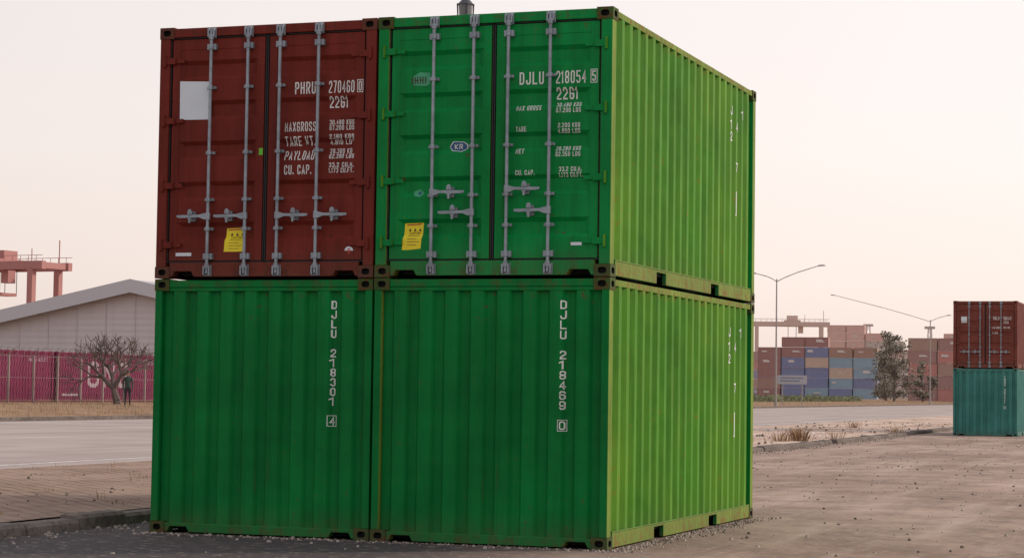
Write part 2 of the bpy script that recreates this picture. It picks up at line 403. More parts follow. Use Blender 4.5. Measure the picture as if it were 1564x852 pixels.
def disc(xc,zc,r,n=14): return [(xc+r*math.cos(2*math.pi*k/n),zc+r*math.sin(2*math.pi*k/n)) for k in range(n)]
g_top=[T('DJLU',1.485,1.735,1.99,.122),T('218054',1.86,2.165,1.99,.122),T('5',2.228,2.265,1.98,.10,SF),('ring',.007,2.212,2.281,1.863,1.997,SF,0),
 T('22G1',1.86,2.075,1.83,.115),
 T('MAX GROSS',1.455,1.71,1.665,.05),T('30.480 KGS',1.865,2.115,1.685,.044),T('67.200 LBS',1.865,2.115,1.63,.044),
 T('TARE',1.455,1.56,1.46,.05),T('2.200 KGS',1.885,2.11,1.485,.044),T('4.850 LBS',1.885,2.11,1.43,.044),
 T('NET',1.455,1.54,1.245,.05),T('28.280 KGS',1.865,2.115,1.26,.044),T('62.350 LBS',1.865,2.115,1.205,.044),
 T('CU. CAP.',1.455,1.65,1.035,.05),T('33.2 CU.M.',1.90,2.13,1.06,.044),T('1.173 CU.FT.',1.90,2.14,1.005,.044),
 Q(0,0,0,0,3,SD,[(.757,1.285),(.782,1.243),(.89,1.23),(.95,1.262),(.945,1.308),(.90,1.332),(.79,1.337)]),
 Q(0,0,0,0,4,SD2,[(.765,1.285),(.79,1.250),(.885,1.237),(.94,1.265),(.935,1.303),(.90,1.325),(.80,1.33)]),T('KR',.81,.895,1.308,.05,('z',dbr,dfn,'front',.008)),
 Q(2.03,2.14,.30,.33,3,SD),
 Q(0,0,0,0,7,SD,[(.37,1.90),(.50,1.89),(.55,1.91),(.55,2.02),(.44,2.03),(.37,1.99)]),
 Q(0,0,0,0,7,SD,[(.40,.80),(.46,.79),(.50,.83),(.45,.87),(.38,.85)]),Q(0,0,0,0,4,SD2,disc(.45,.83,.016)),
 T('IHHI',.35,.51,1.985,.07,SD2,2)]+sticker(.275,.475,.262,.54)
red=[Q(0,0,0,0,3,SP,[(.23,1.635),(.585,1.63),(.578,2.02),(.225,2.035)]),
 T('PHRU',1.535,1.765,1.98,.122),T('270460',1.91,2.19,1.98,.122),T('0',2.238,2.272,1.97,.10,SF),('ring',.007,2.222,2.288,1.855,1.985,SF,0),
 T('22G1',1.91,2.11,1.825,.115),
 T('MAXGROSS',1.43,1.775,1.575,.095),T('TARE WT.',1.43,1.76,1.43,.095),T('PAYLOAD',1.43,1.76,1.285,.095),T('CU. CAP.',1.43,1.73,1.14,.095)]
for k,(a,c) in enumerate((('30.480 KGS','67.200 LBS'),('2.180 KGS','4.810 LBS'),('28.300 KGS','62.390 LBS'),('33.2 CU.M.','1.173 CU.FT.'))):
    red+= [T(a,1.925,2.195,1.585-.143*k,.048),T(c,1.925,2.195,1.53-.143*k,.048)]
red+= sticker(.765,.985,.245,.515)+[Q(1.145,1.19,1.25,1.32,5,SF),Q(.22,.40,.228,.262,3,SF),Q(0,0,0,0,3,SD,disc(2.16,.265,.048)),T('O',2.145,2.175,.29,.05,SD2,6)]
sfn=interp(SIDE(6.058)); sbr=[p[0] for p in SIDE(6.058)]
SS=('x',sbr,sfn,CW,.003)
def side_items():
    o=[]
    for c,y,z in (('J',4.795,2.27),('1',4.80,2.10),('2',4.795,1.96),('4',5.073,2.10),('7',5.073,1.62),('1',5.352,2.27)):
        o.append(T(c,y,y+.082,z,.11,SS))
    o+=[Q(5.09,5.12,1.02,1.28,0,SS),Q(5.072,5.12,.99,1.015,0,SS)]
    return o
RH=[(.605,-1,.63),(1.025,-1,.63),(1.385,1,.63),(1.815,1,.63)]
GH=[(.605,1,.83),(1.025,-1,.63),(1.385,1,.85),(1.815,-1,.64)]
container('shipping_container',(-2.438,0,2.6),paintm='green',sidem='green_side',railm='green_rail',castm='green_cast',end='door',handles=GH,items=g_top+side_items())
container('shipping_container',(-4.90,.012,2.6),paintm='red',castm='red_cast',end='door',handles=RH,items=red)
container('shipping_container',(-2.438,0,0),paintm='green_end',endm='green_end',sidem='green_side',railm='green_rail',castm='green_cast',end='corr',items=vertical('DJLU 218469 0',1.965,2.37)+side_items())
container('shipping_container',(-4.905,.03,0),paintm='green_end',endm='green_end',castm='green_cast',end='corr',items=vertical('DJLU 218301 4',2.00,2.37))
container('shipping_container',(-5.58,64,0),paintm='teal',end='corr',lod=1,items=vertical('TGHU 307541 2',1.96,2.3))
container('shipping_container',(-5.58,64,2.6),paintm='brown',end='door',lod=1,handles=RH,items=[T('TRLU',1.50,1.75,1.98,.12),T('506412',1.9,2.2,1.98,.12),T('MAX GROSS',1.46,1.83,1.6,.08),T('TARE',1.46,1.7,1.4,.08),T('22G1',1.9,2.1,1.82,.1),T('30.480',1.9,2.15,1.6,.07),Q(.30,.52,1.75,1.98,3)])

# ------------------------------------------------------------------ ground, pavement, road
SK=-.02
def gz(xp):
    return float(np.interp(xp,[-58,-50,-41.5,-40.0,-39.6],[.45,.45,.16,.0,0]))
def strip(name,x0,x1,y0,y1,z,mat,ny=60):
    b=B()
    ys=np.linspace(y0,y1,ny+1)
    for a,c in zip(ys[:-1],ys[1:]):
        b.face([(x0+SK*a,a,z),(x1+SK*a,a,z),(x1+SK*c,c,z),(x0+SK*c,c,z)])
    return b.obj(name,[mat])
def ground_mat():
    m,nt,b=new_mat('yard_ground'); v=coords(nt)
    big=ramp(nt,noise(nt,v,.16,5,.65),.38,.62); nm=noise(nt,v,.9,5,.7); med=ramp(nt,nm,.42,.60); fine=noise(nt,v,30,3,.7)
    c=mix(nt,big,(.27,.18,.14),(.47,.345,.28)); c=mix(nt,mth(nt,'MULTIPLY',med,.6),c,(.18,.125,.10))
    vs=N(nt,'ShaderNodeTexCoord'); mp=N(nt,'ShaderNodeMapping'); mp.inputs['Rotation'].default_value=(0,0,.35); mp.inputs['Scale'].default_value=(1.1,.09,1)
    nt.links.new(vs.outputs['Object'],mp.inputs[0])
    ntr=noise(nt,mp.outputs[0],1.0,5,.65)
    tr=ramp(nt,ntr,.50,.66); c=mix(nt,mth(nt,'MULTIPLY',tr,.45),c,(.56,.435,.36))
    tr2=ramp(nt,ntr,.32,.44,(1,1,1,1),(0,0,0,1)); c=mix(nt,mth(nt,'MULTIPLY',tr2,.4),c,(.15,.11,.09))
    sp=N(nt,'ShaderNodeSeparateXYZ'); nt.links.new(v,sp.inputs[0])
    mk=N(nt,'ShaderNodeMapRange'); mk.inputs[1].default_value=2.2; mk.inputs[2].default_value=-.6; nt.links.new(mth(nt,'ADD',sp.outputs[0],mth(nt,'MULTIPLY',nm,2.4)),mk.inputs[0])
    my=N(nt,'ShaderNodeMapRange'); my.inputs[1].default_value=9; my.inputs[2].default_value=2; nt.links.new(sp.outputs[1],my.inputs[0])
    c=mix(nt,mth(nt,'MULTIPLY',mk.outputs[0],my.outputs[0]),c,mix(nt,fine,(.038,.036,.041),(.08,.073,.077)))  # dark asphalt mixed in to deepen the containers' shadow on the ground
    wv=mix(nt,.35,v,mth(nt,'MULTIPLY',nm,1.0),'ADD')
    vo=N(nt,'ShaderNodeTexVoronoi',feature='DISTANCE_TO_EDGE'); vo.inputs['Scale'].default_value=.22; nt.links.new(wv,vo.inputs['Vector'])
    cr=ramp(nt,vo.outputs['Distance'],.0,.008,(1,1,1,1),(0,0,0,1)); c=mix(nt,mth(nt,'MULTIPLY',cr,.3),c,(.09,.07,.06))
    n14=noise(nt,v,7,5,.8)
    c=mix(nt,mth(nt,'MULTIPLY',ramp(nt,n14,.55,.63),.4),c,(.56,.45,.38))
    c=mix(nt,mth(nt,'MULTIPLY',ramp(nt,n14,.43,.34),.6),c,(.11,.082,.07))
    c=mix(nt,mth(nt,'MULTIPLY',fine,.25),c,(.17,.13,.11))
    nt.links.new(c,b.inputs['Base Color']); b.inputs['Roughness'].default_value=.95; b.inputs['Specular IOR Level'].default_value=.1
    h=mth(nt,'ADD',n14,mth(nt,'MULTIPLY',nm,2)); bump(nt,b,h,.35,.02)
    return m
def soil_mat(name,c1,c2,c3,sc=1):
    m,nt,b=new_mat(name); v=coords(nt); n8=noise(nt,v,4*sc,5,.75)
    c=mix(nt,ramp(nt,noise(nt,v,.3*sc,5,.65),.35,.65),c1,c2); c=mix(nt,mth(nt,'MULTIPLY',ramp(nt,n8,.45,.62),.6),c,c3)
    nt.links.new(c,b.inputs['Base Color']); b.inputs['Roughness'].default_value=.95; b.inputs['Specular IOR Level'].default_value=.15
    bump(nt,b,n8,.6,.04); return m
def pave_mat():
    m,nt,b=new_mat('brick_pavers'); v=coords(nt)
    br=N(nt,'ShaderNodeTexBrick'); br.inputs['Scale'].default_value=1.7; br.inputs['Mortar Size'].default_value=.04; br.inputs['Color1'].default_value=(.42,.29,.22,1); br.inputs['Color2'].default_value=(.25,.165,.125,1); br.inputs['Mortar'].default_value=(.08,.058,.045,1)
    nt.links.new(v,br.inputs['Vector'])
    n5=noise(nt,v,5,5,.75)
    dirt=ramp(nt,noise(nt,v,.55,5,.68),.40,.62)
    sand=mix(nt,n5,(.24,.165,.125),(.52,.38,.30))
    c=mix(nt,mth(nt,'MULTIPLY',dirt,.65),br.outputs[0],sand)
    sp=N(nt,'ShaderNodeSeparateXYZ'); nt.links.new(v,sp.inputs[0])
    my=N(nt,'ShaderNodeMapRange'); my.inputs[1].default_value=20; my.inputs[2].default_value=32; nt.links.new(sp.outputs[1],my.inputs[0])
    sand2=mix(nt,ramp(nt,noise(nt,coords(nt,scale=(1,.25,1)),.5,5,.7),.35,.65),(.38,.265,.205),(.66,.51,.42))
    sand2=mix(nt,mth(nt,'MULTIPLY',ramp(nt,n5,.50,.64),.5),sand2,(.22,.155,.12))
    c=mix(nt,my.outputs[0],c,sand2)
    nt.links.new(c,b.inputs['Base Color']); b.inputs['Roughness'].default_value=.95; b.inputs['Specular IOR Level'].default_value=.1
    bump(nt,b,mth(nt,'ADD',br.outputs['Fac'],mth(nt,'MULTIPLY',n5,1.4)),.45,.03); return m
def road_mat():
    m,nt,b=new_mat('road_concrete'); v=coords(nt); vs=coords(nt,scale=(1,.04,1))
    c=mix(nt,ramp(nt,noise(nt,v,.2,5,.6),.35,.65),(.36,.29,.265),(.49,.405,.37))
    c=mix(nt,mth(nt,'MULTIPLY',ramp(nt,noise(nt,vs,.9,4,.6),.45,.65),.55),c,(.26,.205,.19))
    n12=noise(nt,v,12,4,.7)
    c=mix(nt,mth(nt,'MULTIPLY',n12,.3),c,(.17,.14,.13))
    nt.links.new(c,b.inputs['Base Color']); b.inputs['Roughness'].default_value=.85; b.inputs['Specular IOR Level'].default_value=.2
    bump(nt,b,n12,.3,.01); return m
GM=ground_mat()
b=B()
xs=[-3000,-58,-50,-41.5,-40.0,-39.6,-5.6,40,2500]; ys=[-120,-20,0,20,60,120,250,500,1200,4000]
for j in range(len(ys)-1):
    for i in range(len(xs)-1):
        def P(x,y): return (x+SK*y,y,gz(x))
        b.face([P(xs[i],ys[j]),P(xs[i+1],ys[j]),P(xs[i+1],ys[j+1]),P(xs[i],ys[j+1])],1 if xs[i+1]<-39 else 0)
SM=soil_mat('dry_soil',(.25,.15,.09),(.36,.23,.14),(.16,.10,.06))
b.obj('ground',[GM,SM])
b=B(); X0,X1=-13.0,-5.95
ysl=list(np.arange(-30,60,.6))+list(np.arange(60,620,8)); nx=16; xsl=np.linspace(X0,X1,nx+1)
def pz(x,y,i):
    if i in (0,nx): return .125
    return .125+.03*max(0,mn.noise(Vector((x*.5,y*.35,0))))*(1 if y>8 else .5)
idx={}
for j,y in enumerate(ysl):
    for i,x in enumerate(xsl): idx[i,j]=len(b.v); b.v.append((x+SK*y,y,pz(x,y,i)))
for j in range(len(ysl)-1):
    for i in range(nx): b.f.append([idx[i,j],idx[i+1,j],idx[i+1,j+1],idx[i,j+1]]); b.m.append(0)
for j in range(len(ysl)-1):
    a,c=ysl[j],ysl[j+1]
    b.face([(X0+SK*a,a,0),(X0+SK*a,a,.125),(X0+SK*c,c,.125),(X0+SK*c,c,0)])
b.obj('pavement',[pave_mat()])
KM=soil_mat('kerb_concrete',(.13,.105,.095),(.23,.19,.165),(.06,.05,.045),2)
b=B(); y=-30
while y<240:
    l=.98; dx=random.uniform(-.03,.02); dz=random.uniform(-.03,.015); x=-5.945+SK*y+dx
    if random.random()>.05:
        b.prism([(x,-.02),(x+.24,-.02),(x+.22,.10+dz),(x+.18,.135+dz),(x,.14+dz)],y,y+l)
    y+=1.0
b.obj('kerb',[KM],bevel=.012)
RM=road_mat()
strip('road',-39.4,-13.03,-60,2200,.004,RM,80)
wm,nt,bb=new_mat('road_paint'); v=coords(nt); nt.links.new(mix(nt,ramp(nt,noise(nt,v,3,5,.7),.42,.6),(.66,.62,.59),(.42,.36,.34)),bb.inputs['Base Color']); bb.inputs['Roughness'].default_value=.8
strip('road_edge_line',-15.65,-15.45,-60,1200,.008,wm,60)
b=B()
for k in range(60):
    y=-40+k*12
    for xx in (-21.5,-31.5): b.face([(xx+SK*y,y,.008),(xx+.15+SK*y,y,.008),(xx+.15+SK*(y+4),y+4,.008),(xx+SK*(y+4),y+4,.008)])
b.obj('lane_markings',[wm])
strip('road_edge_line',-37.6,-37.45,-60,1200,.008,wm,60)
b=B(); y=-40
while y<700:
    b.prism([(-39.6+SK*y,0),(-39.4+SK*y,0),(-39.4+SK*y,.15),(-39.6+SK*y,.17)],y,y+2.95); y+=3
b.obj('kerb',[KM])
# ------------------------------------------------------------------ scatter
def scatter_mesh(name,mats,gen):
    b=B(); gen(b); return b.obj(name,mats)
def stone(b,x,y,z,r,mi=0):
    n=5; i=len(b.v); h=r*random.uniform(.5,1)
    for k in range(n):
        t=2*math.pi*k/n+random.random()*.5; q=r*random.uniform(.7,1.1); b.v.append((x+math.cos(t)*q,y+math.sin(t)*q,z-.003))
    for k in range(n):
        t=2*math.pi*k/n+random.random()*.5; q=r*random.uniform(.35,.7); b.v.append((x+math.cos(t)*q,y+math.sin(t)*q,z+h))
    for k in range(n):
        j=(k+1)%n; b.f.append([i+k,i+j,i+n+j,i+n+k]); b.m.append(mi)
    b.f.append([i+n+k for k in range(n)]); b.m.append(mi)
def gravel(b):
    for _ in range(2200):
        y=random.uniform(-6,60); x=-5.66+SK*y+abs(random.gauss(0,.28))
        stone(b,x,y,0,random.choice([.006,.01,.015,.02,.03]),random.randint(0,1))
    for _ in range(1100):
        y=random.uniform(-4,90); x=random.uniform(-12.8,-6.0)+SK*y; stone(b,x,y,.13,random.choice([.008,.01,.015,.02,.03 if y<25 else .06]),random.randint(0,1))
    for _ in range(4000):
        y=random.uniform(-3,60); x=random.uniform(-5,16)
        if -5<x<.05 and -.1<y<6.2: continue
        stone(b,x,y,0,random.choice([.005,.008,.012,.02,.028]),random.randint(0,1))
    for _ in range(1600):   # grit gathered along the container base
        if random.random()<.5: x=.03+abs(random.gauss(0,.12)); y=random.uniform(-.2,6.2)
        else: x=random.uniform(-5,.1); y=-.03-abs(random.gauss(0,.10))
        stone(b,x,y,0,random.choice([.005,.008,.012,.018]),random.randint(0,1))
scatter_mesh('gravel',[flat('stone_light',(.36,.30,.26),.9),flat('stone_dark',(.12,.095,.08),.9)],gravel)
def tuft(b,x,y,z,h,n,spread,nm=3):
    for _ in range(n):
        t=random.random()*6.283; r=abs(random.gauss(0,spread)); px,py=x+math.cos(t)*r,y+math.sin(t)*r
        hh=h*random.uniform(.4,1.1); l=hh*.6; t2=t+random.gauss(0,.8); w=max(.004,hh*.035)
        ox,oy=math.cos(t2)*l*random.random(),math.sin(t2)*l*random.random()
        t3=random.random()*3.14; wx,wy=math.cos(t3)*w,math.sin(t3)*w
        b.face([(px-wx,py-wy,z),(px+wx,py+wy,z),(px+ox*.5+wx*.6,py+oy*.5+wy*.6,z+hh*.6),(px+ox,py+oy,z+hh),],random.randrange(nm))
GR=[flat('dry_grass_straw',(.36,.22,.11),.9),flat('dry_grass_brown',(.20,.115,.06),.9),flat('grass_olive',(.10,.10,.035),.9)]
def g1(b):
    for _ in range(9000):
        y=random.uniform(40,200) if random.random()<.6 else random.uniform(200,520); xp=-39.8-random.random()**1.2*15
        tuft(b,xp+SK*y,y,gz(xp),random.uniform(.08,.28),4,.25,3 if random.random()<.3 else 2)
scatter_mesh('dry_grass',GR,g1)
def g2(b):
    for (x,y,n,h) in ((-7.1,42.5,160,.42),(-7.4,41.4,90,.3),(-6.9,47,50,.25),(-8.8,50,60,.3),(-7.2,60,60,.3),(-10.5,70,70,.3),(-6.3,30,30,.2)): tuft(b,x,y,.13,h,n,.22,2)
    for _ in range(260):
        y=random.uniform(-2,110); tuft(b,random.uniform(-12.9,-6.1)+SK*y,y,.13,random.uniform(.04,.12),8,.1,2)
scatter_mesh('dry_weeds',GR,g2)
b=B()
for _ in range(45):
    y=random.uniform(30,62); x=random.uniform(-12,-6.6)+SK*y; s=random.uniform(.04,.16); t=random.random()*3
    c,d=math.cos(t)*s,math.sin(t)*s; z=.15
    b.face([(x-c,y-d,z),(x+d,y-c,z+s*.3),(x+c,y+d,z+s*.1),(x-d,y+c,z+s*.45)],random.choice([0,0,1]))
b.obj('litter',[flat('litter_white',(.60,.57,.55),.8),flat('litter_blue',(.12,.2,.3),.8)])

# ------------------------------------------------------------------ fence
b=B(); xf=-55.0
y=40
while y<150:
    x=xf+SK*y; b.box(x-.05,x+.05,y-.05,y+.05,.45,3.0,0); b.tube((x,y,3.0),(x+.3,y,3.35),.03,n=6); y+=2.5
for z in (.6,1.8,2.95): b.tube((xf+SK*40,40,z),(xf+SK*150,150,z),.012,n=4,mi=1)
for k in range(440):
    y=40+k*.25; x=xf+SK*y; b.tube((x,y,.5),(x,y+ (1.1),2.95),.004,n=3,mi=1,cap=False); b.tube((x,y+1.1,.5),(x,y,2.95),.004,n=3,mi=1,cap=False)
prev=None
for k in range(110*14):
    t=k/14*2*math.pi*1.4; y=40+k/14; x=xf+SK*y+.12
    p=(x+.22*math.cos(t),y,3.2+.22*math.sin(t))
    if prev: b.tube(prev,p,.012,n=3,mi=1,cap=False)
    prev=p
b.obj('wire_fence',[flat('fence_post',(.26,.19,.18),.85),flat('fence_wire',(.24,.20,.19),.6,.3)])
# ------------------------------------------------------------------ magenta containers beyond the fence
M['magenta']=paint('magenta_paint',(.18,.018,.065),.5,1,.65)
def plain_container(name,loc,L,mat,W=2.438,Hc=2.9,rot=0,text=None):
    E=empty(name,loc,(0,0,rot)); b=B()
    prof=corr(.15,L-.15,.30,.10,.06,.0,.04)
    for sx in (0,1):
        for (s0,d0),(s1,d1) in zip(prof[:-1],prof[1:]):
            xa=W-.02-d0 if sx else .02+d0; xb=W-.02-d1 if sx else .02+d1
            b.face([(xa,s0,.15),(xb,s1,.15),(xb,s1,Hc-.1),(xa,s0,Hc-.1)])
    for x0 in (0,W-.15):
        for y0 in (0,L-.15): b.box(x0,x0+.15,y0,y0+.15,0,Hc)
        b.box(x0+.01,x0+.14,.15,L-.15,.02,.16); b.box(x0+.01,x0+.14,.15,L-.15,Hc-.11,Hc-.01)
    for y0 in (0.01,L-.12):
        b.box(.15,W-.15,y0,y0+.11,.02,.18); b.box(.15,W-.15,y0,y0+.11,Hc-.12,Hc-.01); b.box(.15,W-.15,y0+.03,y0+.06,.18,Hc-.12)
    b.box(.1,W-.1,.1,L-.1,Hc-.06,Hc-.03)
    b.obj('shell',[M[mat]],E)
    fn=interp(prof); S_=('x',[p[0] for p in prof],fn,W-.02,.004)
    it=[('quad',None,.6,2.4,.35,.48,S_,0),('text','MAGU 421073',L-2.6,L-.6,2.3,2.5,S_,0)]
    if text: it.append(('text',text,3.4,8.4,.85,2.4,S_,0))
    draped(it,'lettering',E,[flat('faded_white',(.36,.27,.30),.7)])
    return E
for i,(y,t) in enumerate(((63.0,None),(75.6,None),(88.2,'ONE'),(100.8,None),(113.4,None))):
    plain_container('shipping_container',(-62.6,y,.45),12.19,'magenta',text=t)
# ------------------------------------------------------------------ warehouse
def wall_ribbed(name,c):
    m,nt,b_=new_mat(name); v=coords(nt); w=N(nt,'ShaderNodeTexWave'); w.bands_direction='Z'; w.inputs['Scale'].default_value=.55; nt.links.new(v,w.inputs['Vector'])
    col=mix(nt,noise(nt,v,.3,5),tuple(x*.85 for x in c),c); st=ramp(nt,noise(nt,coords(nt,scale=(1,1,.1)),1.2,5),.5,.8); col=mix(nt,mth(nt,'MULTIPLY',st,.3),col,tuple(x*.6 for x in c))
    nt.links.new(col,b_.inputs['Base Color']); b_.inputs['Roughness'].default_value=.6; bump(nt,b_,w.outputs['Fac'],.25,.1); return m
E=empty('warehouse',(-90.2,150,.45)); b=B(); hw=26; ez=10.45-hw*.206
b.prism([(-hw,0),(hw,0),(hw,ez-.5),(0,9.95),(-hw,ez-.5)],0,60); b.obj('walls',[wall_ribbed('warehouse_cladding',(.60,.55,.57))],E)
b=B()
for sg in (-1,1):
    pts=[(0,10.45),(sg*(hw+1),10.45-(hw+1)*.206),(sg*(hw+1),10.45-(hw+1)*.206-.25),(0,10.2)]
    b.prism(pts,-1.0,61)
b.obj('roof',[wall_ribbed('roof_sheet',(.42,.41,.43))],E)
b=B()
for sg in (-1,1):
    b.prism([(0,10.50),(sg*(hw+1.1),10.50-(hw+1.1)*.206),(sg*(hw+1.1),9.3-(hw+1.1)*.206),(0,9.3)],-1.12,-1.004)
b.obj('fascia',[flat('white_fascia',(.50,.49,.53),.6,0,.05)],E)
b=B()
for k in range(-8,9): b.box(k*3-.05,k*3+.05,-.06,-.003,0,9.1-abs(k*3)*.206,0)
b.box(-hw,hw,-.05,-.004,3.9,4.02,0); b.box(-6,-1,-.05,-.004,0,3.6,1); b.box(9,14,-.05,-.004,0,3.6,1)
b.obj('cladding_trims_and_doors',[flat('trim_grey',(.50,.46,.48),.6),flat('roller_door',(.25,.27,.30),.6)],E)

# ------------------------------------------------------------------ gantry cranes
def gantry(loc,rot,H=25,mat=None,span=24):
    E=empty('gantry_crane',loc,(0,0,rot)); b=B()
    for x in (0,-span):
        for y in (-4,4):
            b.box(x-.65,x+.65,y-.6,y+.6,1.5,H-1.5)
            for k in (-1.2,1.2): b.tube((x+k-.0,y-.4,.8),(x+k,y+.4,.8),.8,n=12,mi=1)
        b.box(x-.5,x+.5,-4,4,1.5,2.7); b.box(x-.45,x+.45,-4,4,H*.55,H*.55+.9)
        b.tube((x,-4,H*.55),(x,4,H*.25),.22,n=6); b.tube((x,4,H*.55),(x,-4,H*.25),.22,n=6)
        b.box(x-2,x+2,-4.8,-3.4,2.7,5.0)
    for y in (-4,4): b.box(-span-2.5,3.0,y-.6,y+.6,H-1.6,H)
    for x in (-span-2,2.2): b.box(x-.4,x+.4,-4,4,H-1.4,H-.2)
    for y in (-4.5,4.5):
        b.box(-span-2.5,3,y-.05,y+.05,H+1.05,H+1.15)
        for k in range(0,int(span)+6,2): b.box(-span-2.5+k,-span-2.42+k,y-.04,y+.04,H,H+1.1)
    tx=-span*.45; b.box(tx-3,tx+3,-4.4,4.4,H,H+.6); b.box(tx-2,tx+2,-2,2,H+.6,H+2.4); b.box(tx+2.2,tx+4,-3,-.8,H-4.2,H-1.7)
    for x in (-1.5,1.5):
        for y in (-2.5,2.5): b.tube((tx+x,y,H),(tx+x,y,H-6),.07,n=4,mi=1)
    b.box(tx-1.2,tx+1.2,-3,3,H-6.6,H-6)
    b.tube((1,3,H),(1,3,H+4.5),.12,n=5); b.tube((-6,3,H),(-6,3,H+3),.10,n=5)
    b.obj('structure',[mat,M['gasket']],E); return E
CR=flat('crane_red',(.40,.17,.16),.6); CR2=flat('crane_orange',(.57,.42,.37),.6)  # distance haze is mixed into both crane colours
gantry((-221.8,346,.4),math.radians(-8),25,CR)
gantry((-152,772,.4),math.radians(14),28,CR2,24)

# ------------------------------------------------------------------ bare tree
def bare_tree(loc,seed,H=3.7):
    r=random.Random(seed); b=B()
    def grow(p,d,l,rad,lev):
        segs=3
        for s in range(segs):
            d=(d+Vector((r.gauss(0,.10),r.gauss(0,.10),r.gauss(.03,.06)))).normalized()
            q=p+d*l/segs; b.tube(p,q,rad*(1-.12*s),rad*(1-.12*(s+1)),n=6 if lev<3 else 4,cap=False); p=q
        if lev>=6: b.tube(p,p+d*.06,rad*.9,rad*.3,n=4); return
        n=3 if (lev<2 or r.random()<.4) else 2
        a0=r.random()*6.28
        for k in range(n):
            a=a0+k*6.283/n+r.gauss(0,.3); u=d.orthogonal().normalized(); w=d.cross(u)
            sp=r.uniform(.5,.9) if lev>0 else r.uniform(.9,1.2)
            nd=(d+(u*math.cos(a)+w*math.sin(a))*sp+Vector((0,0,.03))).normalized()
            grow(p,nd,l*r.uniform(.74,.92),max(.014,rad*.64),lev+1)
    grow(Vector((0,0,-.05)),Vector((.05,0,1)),.62,.15,0)
    E=empty('bare_tree',loc); o=b.obj('trunk_and_branches',[flat('bark_grey',(.12,.09,.08),.9)],E)
    zs=[v[2] for v in b.v]; s=H/max(zs); o.scale=(s*1.0,s*1.0,s); return E
bare_tree((-52.2,81.3,.42),5,3.9)
# ------------------------------------------------------------------ leafy trees
def leafy(name,loc,H,R,seed,cols,n=2600,leaf=.38):
    r=random.Random(seed); E=empty(name,loc); b=B()
    b.tube((0,0,-.1),(.1,.1,H*.35),.25*H/12,.16*H/12,n=8,cap=False)
    clumps=[]
    for k in range(22):
        a=r.random()*6.28; z=H*r.uniform(.10,.95); rr=R*r.uniform(.1,.9)*(1.12-abs(z/H-.4)*1.2)
        c=Vector((math.cos(a)*rr,math.sin(a)*rr,z)); clumps.append((c,R*r.uniform(.16,.36)))
        m=Vector((c.x*.3,c.y*.3,min(H*.42,z))); b.tube((.1,.1,min(H*.30,z*.8)),m,.10*H/12,.07*H/12,n=5,cap=False); b.tube(m,c,.07*H/12,.03,n=5,cap=False)
    b.obj('trunk',[flat('bark',(.16,.13,.115),.9)],E)
    L=B()
    for _ in range(n):
        c,s=r.choice(clumps)
        d=Vector((r.gauss(0,.5),r.gauss(0,.5),r.gauss(0,.5)))
        p=c+Vector((d.x*s,d.y*s,d.z*s*.8))
        if p.z<.2: continue
        nn=Vector((r.gauss(0,1),r.gauss(0,1),r.gauss(.4,1))).normalized(); u=nn.orthogonal().normalized(); w=nn.cross(u); q=leaf*r.uniform(.5,1.2)
        mi=0 if d.z+r.gauss(0,.35)>.05 else 1
        L.face([p-u*q,p+w*q*.6,p+u*q,p-w*q*.6],mi)
    L.obj('foliage',cols,E); return E
FC=[flat('leaf_light',(.27,.24,.185),.8),flat('leaf_dark',(.18,.16,.135),.8)]  # leaf colours lightened to carry distance haze
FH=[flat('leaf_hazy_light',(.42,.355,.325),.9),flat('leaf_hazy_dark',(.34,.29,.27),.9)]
leafy('leafy_tree',(-57.0,362,.45),12.4,4.4,2,FC,2300,.28)
leafy('leafy_tree',(-61.6,381,.45),10,3.8,3,FC,1700,.28)
leafy('leafy_tree',(-53.5,372,.45),7.5,2.6,9,FC,1200,.28)
for k,(x,y,h,R) in enumerate(((-100,600,15,9),(-84,590,14,8),(-70,600,15,9))):
    leafy('leafy_tree',(x,y,.45),h,R,20+k,FH,1700,.6)
def bushes(b):
    for _ in range(4200):
        y=random.uniform(225,330); xp=-50-abs(random.gauss(0,2.0)); x=xp+SK*y
        h=.9*(.5+.5*mn.noise(Vector((y*.12,0,0)))+.35)
        p=Vector((x,y,.45+random.random()*max(.15,h))); u=Vector((random.gauss(0,1),random.gauss(0,1),random.gauss(0,1))).normalized(); w=u.orthogonal().normalized(); q=.16
        b.face([p-u*q,p+w*q*.6,p+u*q,p-w*q*.6],random.randint(0,1))
scatter_mesh('roadside_shrubs',[flat('shrub_green',(.17,.19,.08),.8),flat('shrub_dark',(.12,.12,.07),.8)],bushes)

